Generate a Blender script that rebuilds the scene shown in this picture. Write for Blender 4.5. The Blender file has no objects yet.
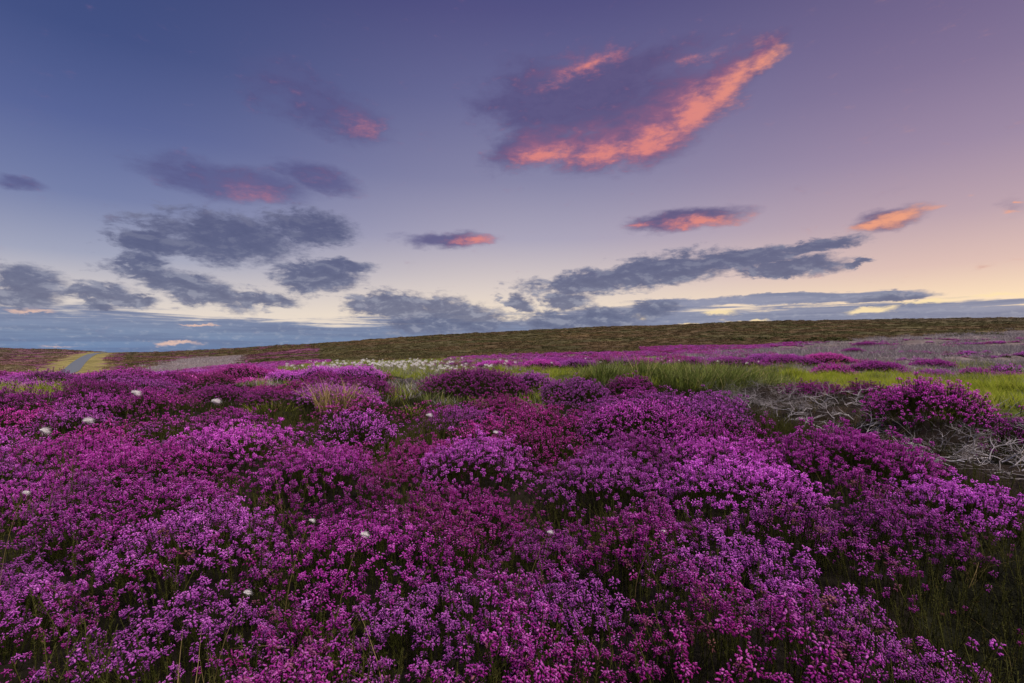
import bpy, math, random
import numpy as np
from math import radians as R

random.seed(7)
rng = np.random.default_rng(11)
scene = bpy.context.scene
COL = scene.collection
F = 512.0          # focal length in pixels (18 mm lens on a 36 mm sensor, 1024 px wide)
HZ = 352.0         # row of the true horizon
ZC = 1.0           # camera height above the heath

# ------------------------------------------------------------------ noise
def _hash(ix, iy, s):
    h = (ix.astype(np.int64) * 374761393 + iy.astype(np.int64) * 668265263 + s * 1442695041) & 0xFFFFFFFF
    h = ((h ^ (h >> 13)) * 1274126177) & 0xFFFFFFFF
    h = (h ^ (h >> 16)) & 0xFFFFFFFF
    return h / 4294967295.0
def vnoise(x, y, s=0):
    x = np.asarray(x, float); y = np.asarray(y, float)
    ix = np.floor(x); iy = np.floor(y); fx = x - ix; fy = y - iy
    fx = fx * fx * fx * (fx * (fx * 6 - 15) + 10); fy = fy * fy * fy * (fy * (fy * 6 - 15) + 10)
    a = _hash(ix, iy, s); b = _hash(ix + 1, iy, s); c = _hash(ix, iy + 1, s); d = _hash(ix + 1, iy + 1, s)
    return (a + (b - a) * fx) * (1 - fy) + (c + (d - c) * fx) * fy
def fbm(x, y, s=0, o=4):
    t = 0; a = .5; n = 0
    for i in range(o):
        t = t + a * vnoise(x * 2 ** i + 17.3 * i, y * 2 ** i - 9.1 * i, s + i); n += a; a *= .5
    return t / n
def sstep(a, b, x):
    t = np.clip((x - a) / (b - a), 0, 1); return t * t * (3 - 2 * t)

# ------------------------------------------------------------------ terrain
YK = np.array([.3, 7, 10, 15, 20, 30, 45, 70, 110, 150, 220, 300, 400, 550, 900, 3000, 20000.])
TAB = {
 -300: [403, 391, 388, 387, 387, 382, 380, 372, 362, 355, 350, 348, 351, 353, 352.3],
 0:    [403, 391, 388, 387, 387, 382, 380, 372, 362, 355, 350, 348, 351, 353, 352.3],
 60:   [403, 391, 388, 387, 386, 381, 379, 371, 359, 353, 350.5, 350, 352, 353, 352.3],
 130:  [403, 390, 386, 384, 382, 380, 376, 368, 359, 355, 354, 354, 354, 353.5, 352.3],
 200:  [403, 388, 384, 379, 376, 370, 368, 364, 358, 354, 351, 352, 353.5, 353.5, 352.3],
 300:  [403, 387, 381, 373, 367, 364, 361, 357, 350, 346, 344, 347, 352, 353.5, 352.3],
 450:  [403, 386, 378, 369, 363, 359, 353, 347, 340, 336, 335, 339, 350, 353.5, 352.3],
 600:  [402, 385, 377, 367, 360, 355, 349, 343, 334, 329, 328, 333, 349, 353.5, 352.3],
 760:  [402, 384, 376, 365, 357, 351, 344, 338, 329, 323.5, 322, 328, 348, 353.5, 352.3],
 900:  [401, 384, 376, 364, 354, 346, 340, 335, 326, 321, 319.5, 326, 348, 353.5, 352.3],
 1024: [401, 384, 375, 363, 352, 343, 337, 333, 325, 320, 318, 325, 348, 353.5, 352.3],
 1300: [401, 384, 375, 363, 352, 343, 337, 333, 325, 320, 318, 325, 348, 353.5, 352.3],
}
_TT = np.linspace(-1.6, 1.6, 321); _LL = np.linspace(math.log(.3), math.log(20000), 500)
_keys = sorted(TAB)
_zt = []
for k in _keys:
    z = np.concatenate([[0, 0], ZC - (np.array(TAB[k]) - HZ) / F * YK[2:]])
    _zt.append(np.interp(_LL, np.log(YK), z))
_zt = np.array(_zt)
_G = np.array([np.interp((_TT * F + 512), _keys, _zt[:, j]) for j in range(len(_LL))]).T
def _blur(a, n, ax):
    k = np.hanning(n + 2)[1:-1]; k /= k.sum()
    p = np.pad(a, [(n // 2, n // 2) if i == ax else (0, 0) for i in range(2)], mode='edge')
    return np.apply_along_axis(lambda v: np.convolve(v, k, 'valid'), ax, p)
_G = _blur(_G, 25, 0); _G = _blur(_G, 13, 1)
def base_z(x, y):
    x = np.asarray(x, float); y = np.asarray(y, float)
    ye = np.maximum(np.maximum(np.abs(y), np.abs(x) / 1.5), .31); t = np.clip(x / ye, -1.59, 1.59)
    u = (t + 1.6) / 3.2 * 320; v = (np.log(np.clip(ye, .3, 19990)) - _LL[0]) / (_LL[-1] - _LL[0]) * 499
    iu = np.clip(u.astype(int), 0, 319); iv = np.clip(v.astype(int), 0, 498); fu = u - iu; fv = v - iv
    return (_G[iu, iv] * (1 - fu) + _G[iu + 1, iv] * fu) * (1 - fv) + (_G[iu, iv + 1] * (1 - fu) + _G[iu + 1, iv + 1] * fu) * fv
def hummock(x, y):
    d = np.hypot(x, y)
    n1 = fbm(x / .75, y / .75, 3, 2) - .5
    n2 = fbm(x / 2.6, y / 2.6, 9, 2) - .5
    n3 = fbm(x / 14, y / 14, 21, 3) - .5
    n4 = fbm(x / 60, y / 60, 31, 3) - .5
    return (n1 * .42 * (1 - sstep(40, 90, d)) * sstep(.4, 1.6, d) + n2 * .34 * sstep(1.5, 7, d) * (1 + .3 * sstep(9, 18, d)) * (1 - .7 * sstep(22, 38, d)) + n3 * 1.1 * sstep(25, 130, d)
            + n4 * 2.6 * sstep(150, 400, d) * (1 - sstep(3000, 6000, d)))
# road centre line: world points running up the far side of the little valley
RP = []
for px, Y in [(20, 95), (50, 115), (69, 140), (79, 190), (86, 240), (92, 290), (99, 340), (112, 430), (118, 600)]:
    RP.append(((px - 512) / F * Y, Y))
RP = np.array(RP)
_s = np.linspace(0, len(RP) - 1, 160)
RC = np.stack([np.interp(_s, range(len(RP)), RP[:, 0]), np.interp(_s, range(len(RP)), RP[:, 1])], 1)
for _ in range(6):
    RC[1:-1] = (RC[:-2] + 2 * RC[1:-1] + RC[2:]) / 4
def road_d(x, y):
    x = np.asarray(x, float); y = np.asarray(y, float); sh = x.shape
    xf = x.ravel(); yf = y.ravel(); out = np.full(xf.shape, 1e3)
    m = (yf > 60) & (yf < 700) & (xf < -30)
    if m.any():
        d = np.full(m.sum(), 1e9)
        for i in range(len(RC) - 1):
            a = RC[i]; b = RC[i + 1] - a
            s = np.clip(((xf[m] - a[0]) * b[0] + (yf[m] - a[1]) * b[1]) / (b @ b), 0, 1)
            d = np.minimum(d, np.hypot(xf[m] - a[0] - s * b[0], yf[m] - a[1] - s * b[1]))
        out[m] = d
    return out.reshape(sh)
def gz(x, y):
    h = hummock(x, y); r = road_d(x, y)
    return base_z(x, y) + h * sstep(3, 14, r)
def px_of(x, y, lift=0.):
    y = np.maximum(y, .2)
    return 512 + F * x / y, HZ - F * (base_z(x, y) + lift - ZC) / y
def at(px, py, ymax=600, lift=0.):
    """ground point that lies under a place in the photograph"""
    Y = np.exp(np.linspace(math.log(.8), math.log(ymax), 1500)); X = (px - 512) / F * Y
    p = HZ - F * (base_z(X, Y) + lift - ZC) / Y
    i = int(np.argmax(p <= py)) if (p <= py).any() else len(Y) - 1
    return float(X[i]), float(Y[i])

def inpoly(px, py, poly):
    px = np.asarray(px); py = np.asarray(py); c = np.zeros(px.shape, bool); n = len(poly)
    for i in range(n):
        x1, y1 = poly[i]; x2, y2 = poly[i - 1]
        k = ((y1 > py) != (y2 > py)) & (px < (x2 - x1) * (py - y1) / ((y2 - y1) + 1e-9) + x1)
        c ^= k
    return c
P_TWIG = [(705, 396), (752, 384), (850, 385), (905, 398), (985, 424), (1100, 428), (1500, 450), (1500, 560), (1024, 503), (950, 482), (880, 462), (815, 442), (750, 418)]
P_MOSS = [(905, 585), (950, 548), (1060, 520), (1500, 560), (1500, 760), (1020, 760), (985, 670), (935, 625)]
P_GREEN = [(790, 379), (860, 375), (930, 373), (1024, 376), (1500, 380), (1500, 432), (1024, 428), (975, 428), (935, 410), (880, 392), (810, 392)]
P_RUSH = [(480, 377), (540, 369), (600, 366), (680, 364), (790, 370), (810, 390), (740, 399), (640, 397), (560, 391), (500, 386)]
P_PALE = [(270, 368), (340, 360), (470, 359), (560, 364), (560, 374), (470, 378), (360, 379), (290, 377)]
P_DEADFAR = [(640, 366), (690, 352), (760, 347), (860, 339), (1024, 331), (1500, 325), (1500, 378), (1024, 374), (930, 372), (860, 376), (780, 373), (690, 368)]
P_MAG = [(420, 364), (450, 357), (560, 353), (640, 352), (740, 350), (800, 356), (850, 362), (840, 368), (760, 367), (690, 364), (600, 368), (520, 368)]
P_SPOT = [(160, 397), (210, 389), (300, 391), (314, 412), (290, 426), (240, 422), (190, 412)]
P_GREY1 = [(372, 384), (400, 379), (450, 378), (444, 390), (405, 406), (370, 404)]
P_DARK1 = [(385, 418), (455, 410), (472, 430), (415, 454), (385, 446)]
P_OLIVE = [(-300, 388), (50, 386), (84, 390), (80, 404), (-300, 416)]
P_LILAC = [(130, 372), (190, 358), (240, 355), (236, 364), (200, 372)]
P_SAND = [(-300, 384), (10, 380), (52, 377), (56, 372), (20, 374), (-300, 378)]

def openness(x, y): return fbm(x / 2.3, y / 3.4, 171, 3)
def cover(x, y):
    """flowering heather density 0..1 on the near heath"""
    px, py = px_of(x, y, .19)
    wx = (fbm(x / 1.1, y / 1.1, 41, 3) - .5) * 30; wy = (fbm(x / .9, y / .9, 47, 3) - .5) * 9 * np.clip(8 / np.maximum(y, 1), .25, 1.6)
    qx = px + wx; qy = py + wy
    d = np.ones(x.shape)
    for P, v in ((P_TWIG, .0), (P_MOSS, .08), (P_GREEN, 0), (P_RUSH, 0), (P_PALE, .03), (P_DEADFAR, .0), (P_SPOT, .06), (P_GREY1, .05), (P_DARK1, .1), (P_OLIVE, .15)):
        d = np.where(inpoly(qx, qy, P), v, d)
    back = inpoly(qx, qy, P_MAG)
    d = np.where((fbm(x / 3.2, y / 4, 55, 3) > .70) & (px > 640) & (y > 16) & (d < .02) & ~inpoly(qx, qy, P_GREEN), .8, d)
    keep = d > .7
    far = (y > 36) & ~back & (px > 330)
    d = np.where(far & ~(keep & (px > 640)), 0, d)
    d = np.where(back, .12 + .88 * sstep(.44, .53, fbm(x / 4., y / 7., 57, 3)), d)
    # open gaps of the clump pattern
    g = .45 * fbm(x / .62 + 5, y / .62, 61, 3) + .55 * fbm(x / .75, y / .75, 3, 2)
    d = d * sstep(.35, .48, g + .05 * sstep(9, 16, y))
    d = d * (1 - sstep(6.5, 8.5, y) * (1 - sstep(.41, .47, openness(x, y))) * (1 - sstep(26, 34, y)))
    return np.where(y < .2, 1, d)

# ------------------------------------------------------------------ node helpers
def new_mat(name):
    m = bpy.data.materials.new(name); m.use_nodes = True; m.node_tree.nodes.clear(); return m, m.node_tree
class NT:
    def __init__(s, t): s.t = t
    def n(s, typ, **k):
        nd = s.t.nodes.new(typ)
        for a, b in k.items(): setattr(nd, a, b)
        return nd
    def put(s, sock, v):
        if isinstance(v, bpy.types.NodeSocket): s.t.links.new(v, sock)
        elif v is not None:
            if isinstance(v, (tuple, list)) and len(v) == 3 and sock.type == 'RGBA': v = (*v, 1)
            sock.default_value = v
    def math(s, op, a, b=None, c=None, clamp=False):
        nd = s.n('ShaderNodeMath', operation=op, use_clamp=clamp)
        for i, v in enumerate((a, b, c)):
            if v is not None: s.put(nd.inputs[i], v)
        return nd.outputs[0]
    def add(s, a, b): return s.math('ADD', a, b)
    def mul(s, a, b): return s.math('MULTIPLY', a, b)
    def mix(s, f, a, b, mode='MIX'):
        nd = s.n('ShaderNodeMix', data_type='RGBA', blend_type=mode)
        s.put(nd.inputs[0], f); s.put(nd.inputs[6], a); s.put(nd.inputs[7], b); return nd.outputs[2]
    def smooth(s, v, lo, hi, a=0., b=1.):
        nd = s.n('ShaderNodeMapRange', interpolation_type='SMOOTHSTEP')
        for i, q in enumerate((v, lo, hi, a, b)): s.put(nd.inputs[i], q)
        return nd.outputs[0]
    def noise(s, vec, scale, detail=4, rough=.55, dist=0.):
        nd = s.n('ShaderNodeTexNoise'); s.put(nd.inputs['Vector'], vec); nd.inputs['Scale'].default_value = scale
        nd.inputs['Detail'].default_value = detail; nd.inputs['Roughness'].default_value = rough; nd.inputs['Distortion'].default_value = dist
        return nd
    def ramp(s, f, stops, interp='LINEAR'):
        nd = s.n('ShaderNodeValToRGB'); nd.color_ramp.interpolation = interp; e = nd.color_ramp.elements
        while len(e) < len(stops): e.new(.5)
        for i, (p, c) in enumerate(stops): e[i].position = p; e[i].color = (*c, 1)
        s.put(nd.inputs[0], f); return nd.outputs[0]
def lin(c):
    return tuple(((v / 255) / 12.92 if v <= 10 else (((v / 255) + .055) / 1.055) ** 2.4) for v in c)

def leafy_mat(name, colour_fn, transl=.3, rough=.7, spec=.08):
    m, t = new_mat(name); N = NT(t)
    c = colour_fn(N)
    p = N.n('ShaderNodeBsdfPrincipled'); N.put(p.inputs['Base Color'], c); p.inputs['Roughness'].default_value = rough
    p.inputs['Specular IOR Level'].default_value = spec
    tr = N.n('ShaderNodeBsdfTranslucent'); N.put(tr.inputs[0], c)
    mx = N.n('ShaderNodeMixShader'); mx.inputs[0].default_value = transl
    t.links.new(p.outputs[0], mx.inputs[1]); t.links.new(tr.outputs[0], mx.inputs[2])
    o = N.n('ShaderNodeOutputMaterial'); t.links.new(mx.outputs[0], o.inputs[0]); return m
def attr(N, name, typ='GEOMETRY', out='Fac'):
    nd = N.n('ShaderNodeAttribute', attribute_name=name, attribute_type=typ); return nd.outputs[out]
def objcol(N):
    return N.n('ShaderNodeObjectInfo').outputs['Color']
def worldpos(N): return N.n('ShaderNodeNewGeometry').outputs['Position']

C_RED, C_MAG, C_VIO = (.58, .045, .38), (.57, .050, .49), (.60, .13, .64)
def bell_colour(src):
    def fn(N):
        old = None
        if src == 'inst': h = attr(N, 'hue', 'INSTANCER'); b = attr(N, 'val', 'INSTANCER'); old = attr(N, 'age', 'INSTANCER')
        else:
            sp = N.n('ShaderNodeSeparateColor'); N.put(sp.inputs[0], objcol(N)); h = sp.outputs[0]; b = sp.outputs[1]
        v = attr(N, 'var')
        hh = N.add(h, N.mul(N.add(v, -.5), .35))
        c = N.ramp(hh, [(0, C_RED), (.5, C_MAG), (1, C_VIO)])
        # painted highlight paling the upper bells, then browned florets
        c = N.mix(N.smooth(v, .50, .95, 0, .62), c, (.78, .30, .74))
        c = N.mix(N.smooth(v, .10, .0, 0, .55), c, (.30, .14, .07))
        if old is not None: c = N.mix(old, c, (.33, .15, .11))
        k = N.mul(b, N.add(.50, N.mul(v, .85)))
        return scale_col(N, c, k)
    return fn
def scale_col(N, c, k):
    nd = N.n('ShaderNodeVectorMath', operation='SCALE'); N.put(nd.inputs[0], c); N.put(nd.inputs['Scale'], k); return nd.outputs[0]
def two_tone(a, b, cc=None):
    def fn(N):
        v = attr(N, 'var'); w = N.noise(worldpos(N), .8, 3).outputs[0]
        f = N.math('ADD', N.mul(v, .6), N.mul(w, .5), clamp=True)
        c = N.mix(f, a, b)
        if cc: c = N.mix(N.smooth(v, .8, .98, 0, .8), c, cc)
        return c
    return fn
M = {}
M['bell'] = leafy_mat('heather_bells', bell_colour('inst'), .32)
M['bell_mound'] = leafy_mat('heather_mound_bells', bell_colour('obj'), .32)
M['stem'] = leafy_mat('heather_stems', two_tone((.016, .024, .005), (.068, .074, .014), (.12, .050, .018)), .25)
M['shoot'] = leafy_mat('leafy_shoots', two_tone((.040, .052, .012), (.14, .14, .035), (.26, .11, .06)), .3)
M['grass'] = leafy_mat('green_grass', two_tone((.17, .25, .02), (.47, .52, .06), (.50, .44, .13)), .45)
M['rush'] = leafy_mat('rush_blades', two_tone((.09, .13, .03), (.22, .27, .07), (.46, .38, .18)), .35)
M['dry'] = leafy_mat('dry_grass', two_tone((.20, .16, .055), (.42, .32, .14)), .35)
M['moss'] = leafy_mat('moorland_turf', two_tone((.014, .020, .006), (.045, .048, .014), (.10, .07, .03)), .3)
M['brush'] = leafy_mat('silver_dead_heather', two_tone((.17, .15, .15), (.46, .43, .44), (.14, .10, .08)), .1, .85)
M['branch'] = leafy_mat('bleached_branch', two_tone((.20, .18, .17), (.62, .60, .61)), 0, .8)
M['twig'] = leafy_mat('bleached_wood', two_tone((.10, .085, .075), (.36, .34, .34), (.09, .065, .05)), 0, .85)
M['cotton'] = leafy_mat('cotton_fluff', lambda N: (.92, .90, .88), .35, .9, .05)
def shrub_col(N):
    c = attr(N, 'tint', 'INSTANCER', 'Color'); v = attr(N, 'var')
    return scale_col(N, c, N.add(.55, N.mul(v, .9)))
M['shrub'] = leafy_mat('moor_shrub', shrub_col, .25)

# ------------------------------------------------------------------ mesh helpers
def mesh_np(name, V, Fc, var=None, mat=None, smooth=False, k=3):
    me = bpy.data.meshes.new(name); V = np.asarray(V, np.float32); Fc = np.asarray(Fc, np.int32)
    me.vertices.add(len(V)); me.vertices.foreach_set('co', V.ravel())
    me.loops.add(Fc.size); me.loops.foreach_set('vertex_index', Fc.ravel())
    me.polygons.add(len(Fc)); me.polygons.foreach_set('loop_start', np.arange(0, Fc.size, k, dtype=np.int32))
    me.polygons.foreach_set('loop_total', np.full(len(Fc), k, np.int32))
    if smooth: me.polygons.foreach_set('use_smooth', np.ones(len(Fc), bool))
    me.update(calc_edges=True); me.validate()
    if var is not None:
        a = me.attributes.new('var', 'FLOAT', 'POINT'); a.data.foreach_set('value', np.asarray(var, np.float32))
    if mat: me.materials.append(mat)
    return me
def link(o, parent=None):
    COL.objects.link(o)
    if parent: o.parent = parent
    return o
def obj(name, me, parent=None): return link(bpy.data.objects.new(name, me), parent)
def tag(o, label=None, cat=None, group=None, kind=None):
    for k, v in (('label', label), ('category', cat), ('group', group), ('kind', kind)):
        if v: o[k] = v
    return o
def rot_to(d, spin):
    """matrices taking +Z to direction d with a spin about it; d (n,3), spin (n,)"""
    d = d / np.linalg.norm(d, axis=1, keepdims=True)
    a = np.where(np.abs(d[:, 2:3]) < .95, np.array([[0, 0, 1.]]), np.array([[1., 0, 0]]))
    x = np.cross(a, d); x /= np.linalg.norm(x, axis=1, keepdims=True); y = np.cross(d, x)
    c = np.cos(spin)[:, None]; s = np.sin(spin)[:, None]
    return np.stack([x * c + y * s, -x * s + y * c, d], axis=2)
def tile(tv, tf, pos, rot, scl, var=None):
    """copies of one template at many places, as one pair of arrays"""
    n = len(pos); m = len(tv); scl = np.asarray(scl, float)
    if scl.ndim == 1: scl = scl[:, None]
    T = tv[None] * (scl[:, None, :] if scl.shape[1] == 3 else scl[:, :, None])
    V = np.einsum('nij,nmj->nmi', rot, T) + pos[:, None]
    Fc = tf[None] + (np.arange(n) * m)[:, None, None]
    v = np.repeat(rng.random(n) if var is None else var, m)
    return V.reshape(-1, 3), Fc.reshape(-1, tf.shape[1]), v
class Acc:
    def __init__(s): s.V = []; s.F = []; s.v = []; s.n = 0
    def add(s, V, Fc, v):
        s.V.append(V); s.F.append(Fc + s.n); s.v.append(v); s.n += len(V)
    def mesh(s, name, mat, smooth=False):
        return mesh_np(name, np.concatenate(s.V), np.concatenate(s.F), np.concatenate(s.v), mat, smooth)
    def arr(s): return np.concatenate(s.V), np.concatenate(s.F), np.concatenate(s.v)

def lathe(prof, k):
    V = []; Fc = []
    for z, r in prof:
        for i in range(k): a = 2 * math.pi * i / k; V.append((r * math.cos(a), r * math.sin(a), z))
    for j in range(len(prof) - 1):
        for i in range(k):
            a = j * k + i; b = j * k + (i + 1) % k; Fc += [(a, b, a + k), (b, b + k, a + k)]
    return np.array(V), np.array(Fc)
BELL_N = lathe([(0, .0004), (.0016, .0026), (.0052, .0030), (.0082, .0016), (.0098, .0026)], 6)
BELL_M = lathe([(0, .0006), (.0042, .0037), (.0095, .0018)], 4)
LEAF = (np.array([(-.0009, 0, 0), (.0009, 0, 0), (0, .0008, .0085)]), np.array([(0, 1, 2)]))

def sprig(lod, r):
    """one flowering stem: (bells arrays, stem arrays), about 0.24 m tall"""
    B = Acc(); S = Acc(); H = r.uniform(.20, .27)
    lean = r.uniform(-.02, .02, 2); n = 7 if lod == 0 else 4
    zs = np.linspace(0, H, n); cx = lean[0] * (zs / H) ** 2; cy = lean[1] * (zs / H) ** 2; rad = .0013 if lod == 0 else .002
    V = []; Fc = []
    for i in range(n):
        for k in range(3):
            a = k * 2.094; V.append((cx[i] + rad * math.cos(a), cy[i] + rad * math.sin(a), zs[i]))
    for i in range(n - 1):
        for k in range(3): a = i * 3 + k; b = i * 3 + (k + 1) % 3; Fc += [(a, b, a + 3), (b, b + 3, a + 3)]
    S.add(np.array(V), np.array(Fc), np.full(len(V), r.uniform(.2, .9)))
    nl = 70 if lod == 0 else 26
    z = r.uniform(.05, H * .97, nl); az = r.uniform(0, 6.283, nl); up = r.uniform(.5, 1.6, nl)
    d = np.stack([np.cos(az), np.sin(az), up], 1)
    p = np.stack([np.interp(z, zs, cx), np.interp(z, zs, cy), z], 1)
    S.add(*tile(LEAF[0] * (1 if lod == 0 else 2.1), LEAF[1], p, rot_to(d, r.uniform(0, 6.28, nl)), r.uniform(.8, 1.5, nl), r.uniform(0, .9, nl)))
    nb = r.integers(17, 27) if lod == 0 else r.integers(9, 13)
    z = H - .024 * r.random(nb) ** 1.2 + .002; az = np.arange(nb) * 2.4 + r.uniform(0, 1, nb)
    rr = r.uniform(.002, .012, nb)
    d = np.stack([np.cos(az), np.sin(az), r.uniform(-.9, .55, nb)], 1)
    p = np.stack([np.interp(z, zs, cx) + rr * np.cos(az), np.interp(z, zs, cy) + rr * np.sin(az), z], 1)
    t = BELL_N if lod == 0 else BELL_M
    B.add(*tile(t[0], t[1], p, rot_to(d, r.uniform(0, 6, nb)), r.uniform(.58, .86, nb) * (1 if lod == 0 else 1.3), np.clip((z - z.min()) / .026 * .55 + r.random(nb) * .45, 0, 1)))  # var climbs with bell height, so lit tops are painted by colour
    return B.arr(), S.arr()
NV = 8
SPR = {l: [sprig(l, rng) for _ in range(NV)] for l in (0, 1)}
# far head: a little clot of loose faces
def far_head(r):
    n = 6; d = r.normal(size=(n, 3)); t = np.array([(-.011, -.006, 0), (.011, -.006, 0), (0, .012, 0)])
    return tile(t, np.array([(0, 1, 2)]), r.normal(size=(n, 3)) * .008 + np.array([0, 0, .235]), rot_to(d, r.uniform(0, 6, n)), r.uniform(.8, 1.3, n))
def far_stem(r):
    n = 5; az = r.uniform(0, 6.28, n); t = np.array([(-.006, 0, 0), (.006, 0, 0), (0, .002, .11)])
    d = np.stack([np.cos(az) * .35, np.sin(az) * .35, np.ones(n)], 1)
    return tile(t, np.array([(0, 1, 2)]), np.stack([r.normal(size=n) * .01, r.normal(size=n) * .01, r.uniform(.02, .12, n)], 1), rot_to(d, r.uniform(0, 6, n)), np.ones(n))
SPR[2] = [(far_head(rng), far_stem(rng)) for _ in range(NV)]

HID = bpy.data.collections.new('instance_sources')     # kept out of the scene
def source_coll(name, objs):
    c = bpy.data.collections.new(name)
    for o in objs: c.objects.link(o)
    return c
def join_two(name, a, b, ma, mb):
    V = np.concatenate([a[0], b[0]]); Fc = np.concatenate([a[1], b[1] + len(a[0])]); v = np.concatenate([a[2], b[2]])
    me = mesh_np(name, V, Fc, v, ma); me.materials.append(mb)
    mi = np.concatenate([np.zeros(len(a[1]), np.int32), np.ones(len(b[1]), np.int32)]); me.polygons.foreach_set('material_index', mi)
    return me

def scatter(name, P, ROT, SC, IDX, coll, attrs=None):
    me = bpy.data.meshes.new(name); n = len(P); me.vertices.add(n); me.vertices.foreach_set('co', np.asarray(P, np.float32).ravel())
    def A(nm, typ, dat, f='value'):
        a = me.attributes.new(nm, typ, 'POINT'); a.data.foreach_set(f, np.ascontiguousarray(dat).ravel())
    A('rot', 'FLOAT_VECTOR', np.asarray(ROT, np.float32), 'vector')
    SC = np.asarray(SC, np.float32)
    if SC.ndim == 1: SC = np.stack([SC] * 3, 1)
    A('scl', 'FLOAT_VECTOR', SC, 'vector'); A('idx', 'INT', np.asarray(IDX, np.int32))
    for k, v in (attrs or {}).items():
        v = np.asarray(v, np.float32)
        if v.ndim == 1: A(k, 'FLOAT', v)
        else: A(k, 'FLOAT_COLOR', np.concatenate([v, np.ones((n, 1), np.float32)], 1), 'color')
    o = obj(name, me)
    g = bpy.data.node_groups.new(name + '_spread', 'GeometryNodeTree')
    g.interface.new_socket('Geometry', in_out='INPUT', socket_type='NodeSocketGeometry')
    g.interface.new_socket('Geometry', in_out='OUTPUT', socket_type='NodeSocketGeometry')
    gi = g.nodes.new('NodeGroupInput'); go = g.nodes.new('NodeGroupOutput')
    ip = g.nodes.new('GeometryNodeInstanceOnPoints'); ci = g.nodes.new('GeometryNodeCollectionInfo')
    ci.inputs['Collection'].default_value = coll; ci.inputs['Separate Children'].default_value = True; ci.inputs['Reset Children'].default_value = True
    def na(nm, t): q = g.nodes.new('GeometryNodeInputNamedAttribute'); q.data_type = t; q.inputs['Name'].default_value = nm; return q.outputs['Attribute']
    L = g.links.new
    L(gi.outputs[0], ip.inputs['Points']); L(ci.outputs[0], ip.inputs['Instance']); ip.inputs['Pick Instance'].default_value = True
    L(na('idx', 'INT'), ip.inputs['Instance Index'])
    er = g.nodes.new('FunctionNodeEulerToRotation'); L(na('rot', 'FLOAT_VECTOR'), er.inputs[0]); L(er.outputs[0], ip.inputs['Rotation'])
    L(na('scl', 'FLOAT_VECTOR'), ip.inputs['Scale']); L(ip.outputs[0], go.inputs[0])
    md = o.modifiers.new('spread', 'NODES'); md.node_group = g
    return o

# ------------------------------------------------------------------ camera
cam = bpy.data.cameras.new('camera'); co = link(bpy.data.objects.new('camera', cam))
cam.lens = 18; cam.sensor_width = 36; cam.clip_start = .05; cam.clip_end = 60000
cam.shift_y = (HZ - 341.5) / 1024
co.location = (0, 0, ZC); co.rotation_euler = (R(90), 0, 0); scene.camera = co

# ------------------------------------------------------------------ sky
scene.view_settings.view_transform = 'Standard'; scene.view_settings.look = 'None'; scene.view_settings.exposure = 0
w = bpy.data.worlds.new('World'); scene.world = w; w.use_nodes = True; wt = w.node_tree; wt.nodes.clear(); N = NT(wt)
SUN_AZ, SUN_EL = R(70), R(4)
tc = N.n('ShaderNodeTexCoord').outputs['Generated']
sx = N.n('ShaderNodeSeparateXYZ'); N.put(sx.inputs[0], tc)
az = N.math('ARCTAN2', sx.outputs[0], sx.outputs[1]); el = N.math('ARCSINE', sx.outputs[2])
cv = N.n('ShaderNodeCombineXYZ'); N.put(cv.inputs[0], az); N.put(cv.inputs[1], el); P0 = cv.outputs[0]
def sky_at(px, py):
    dx = (px - 512) / F; dz = (HZ - py) / F
    return math.atan2(dx, 1), math.atan2(dz, math.hypot(1, dx))
# clear-sky gradient: three elevation ramps blended round the compass
ef = N.math('DIVIDE', el, R(40), clamp=True)
def stops(px, rows):
    out = []
    for py, c in rows: out.append((min(1, max(0, sky_at(px, py)[1] / R(40))), lin(c)))
    out.sort(); return out
rl = N.ramp(ef, stops(60, [(352, (150, 165, 195)), (318, (236, 222, 208)), (290, (212, 204, 204)), (250, (162, 166, 190)), (190, (118, 128, 170)), (110, (88, 100, 152)), (20, (66, 80, 132)), (-200, (48, 60, 110))]))
rm = N.ramp(ef, stops(512, [(352, (200, 195, 200)), (318, (244, 226, 204)), (290, (222, 208, 202)), (240, (172, 166, 188)), (180, (136, 134, 168)), (100, (108, 108, 152)), (10, (84, 82, 132)), (-100, (60, 66, 118))]))
rr_ = N.ramp(ef, stops(964, [(352, (255, 230, 182)), (300, (252, 224, 190)), (262, (222, 190, 182)), (210, (188, 162, 174)), (140, (156, 136, 164)), (60, (130, 114, 150)), (0, (116, 102, 142)), (-200, (70, 68, 116))]))
skyc = N.mix(N.smooth(az, R(-42), R(2)), rl, rm)
skyc = N.mix(N.smooth(az, R(0), R(44)), skyc, rr_)
skyc = N.mix(N.smooth(N.math('ABSOLUTE', az), R(110), R(170)), skyc, rm)
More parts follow.
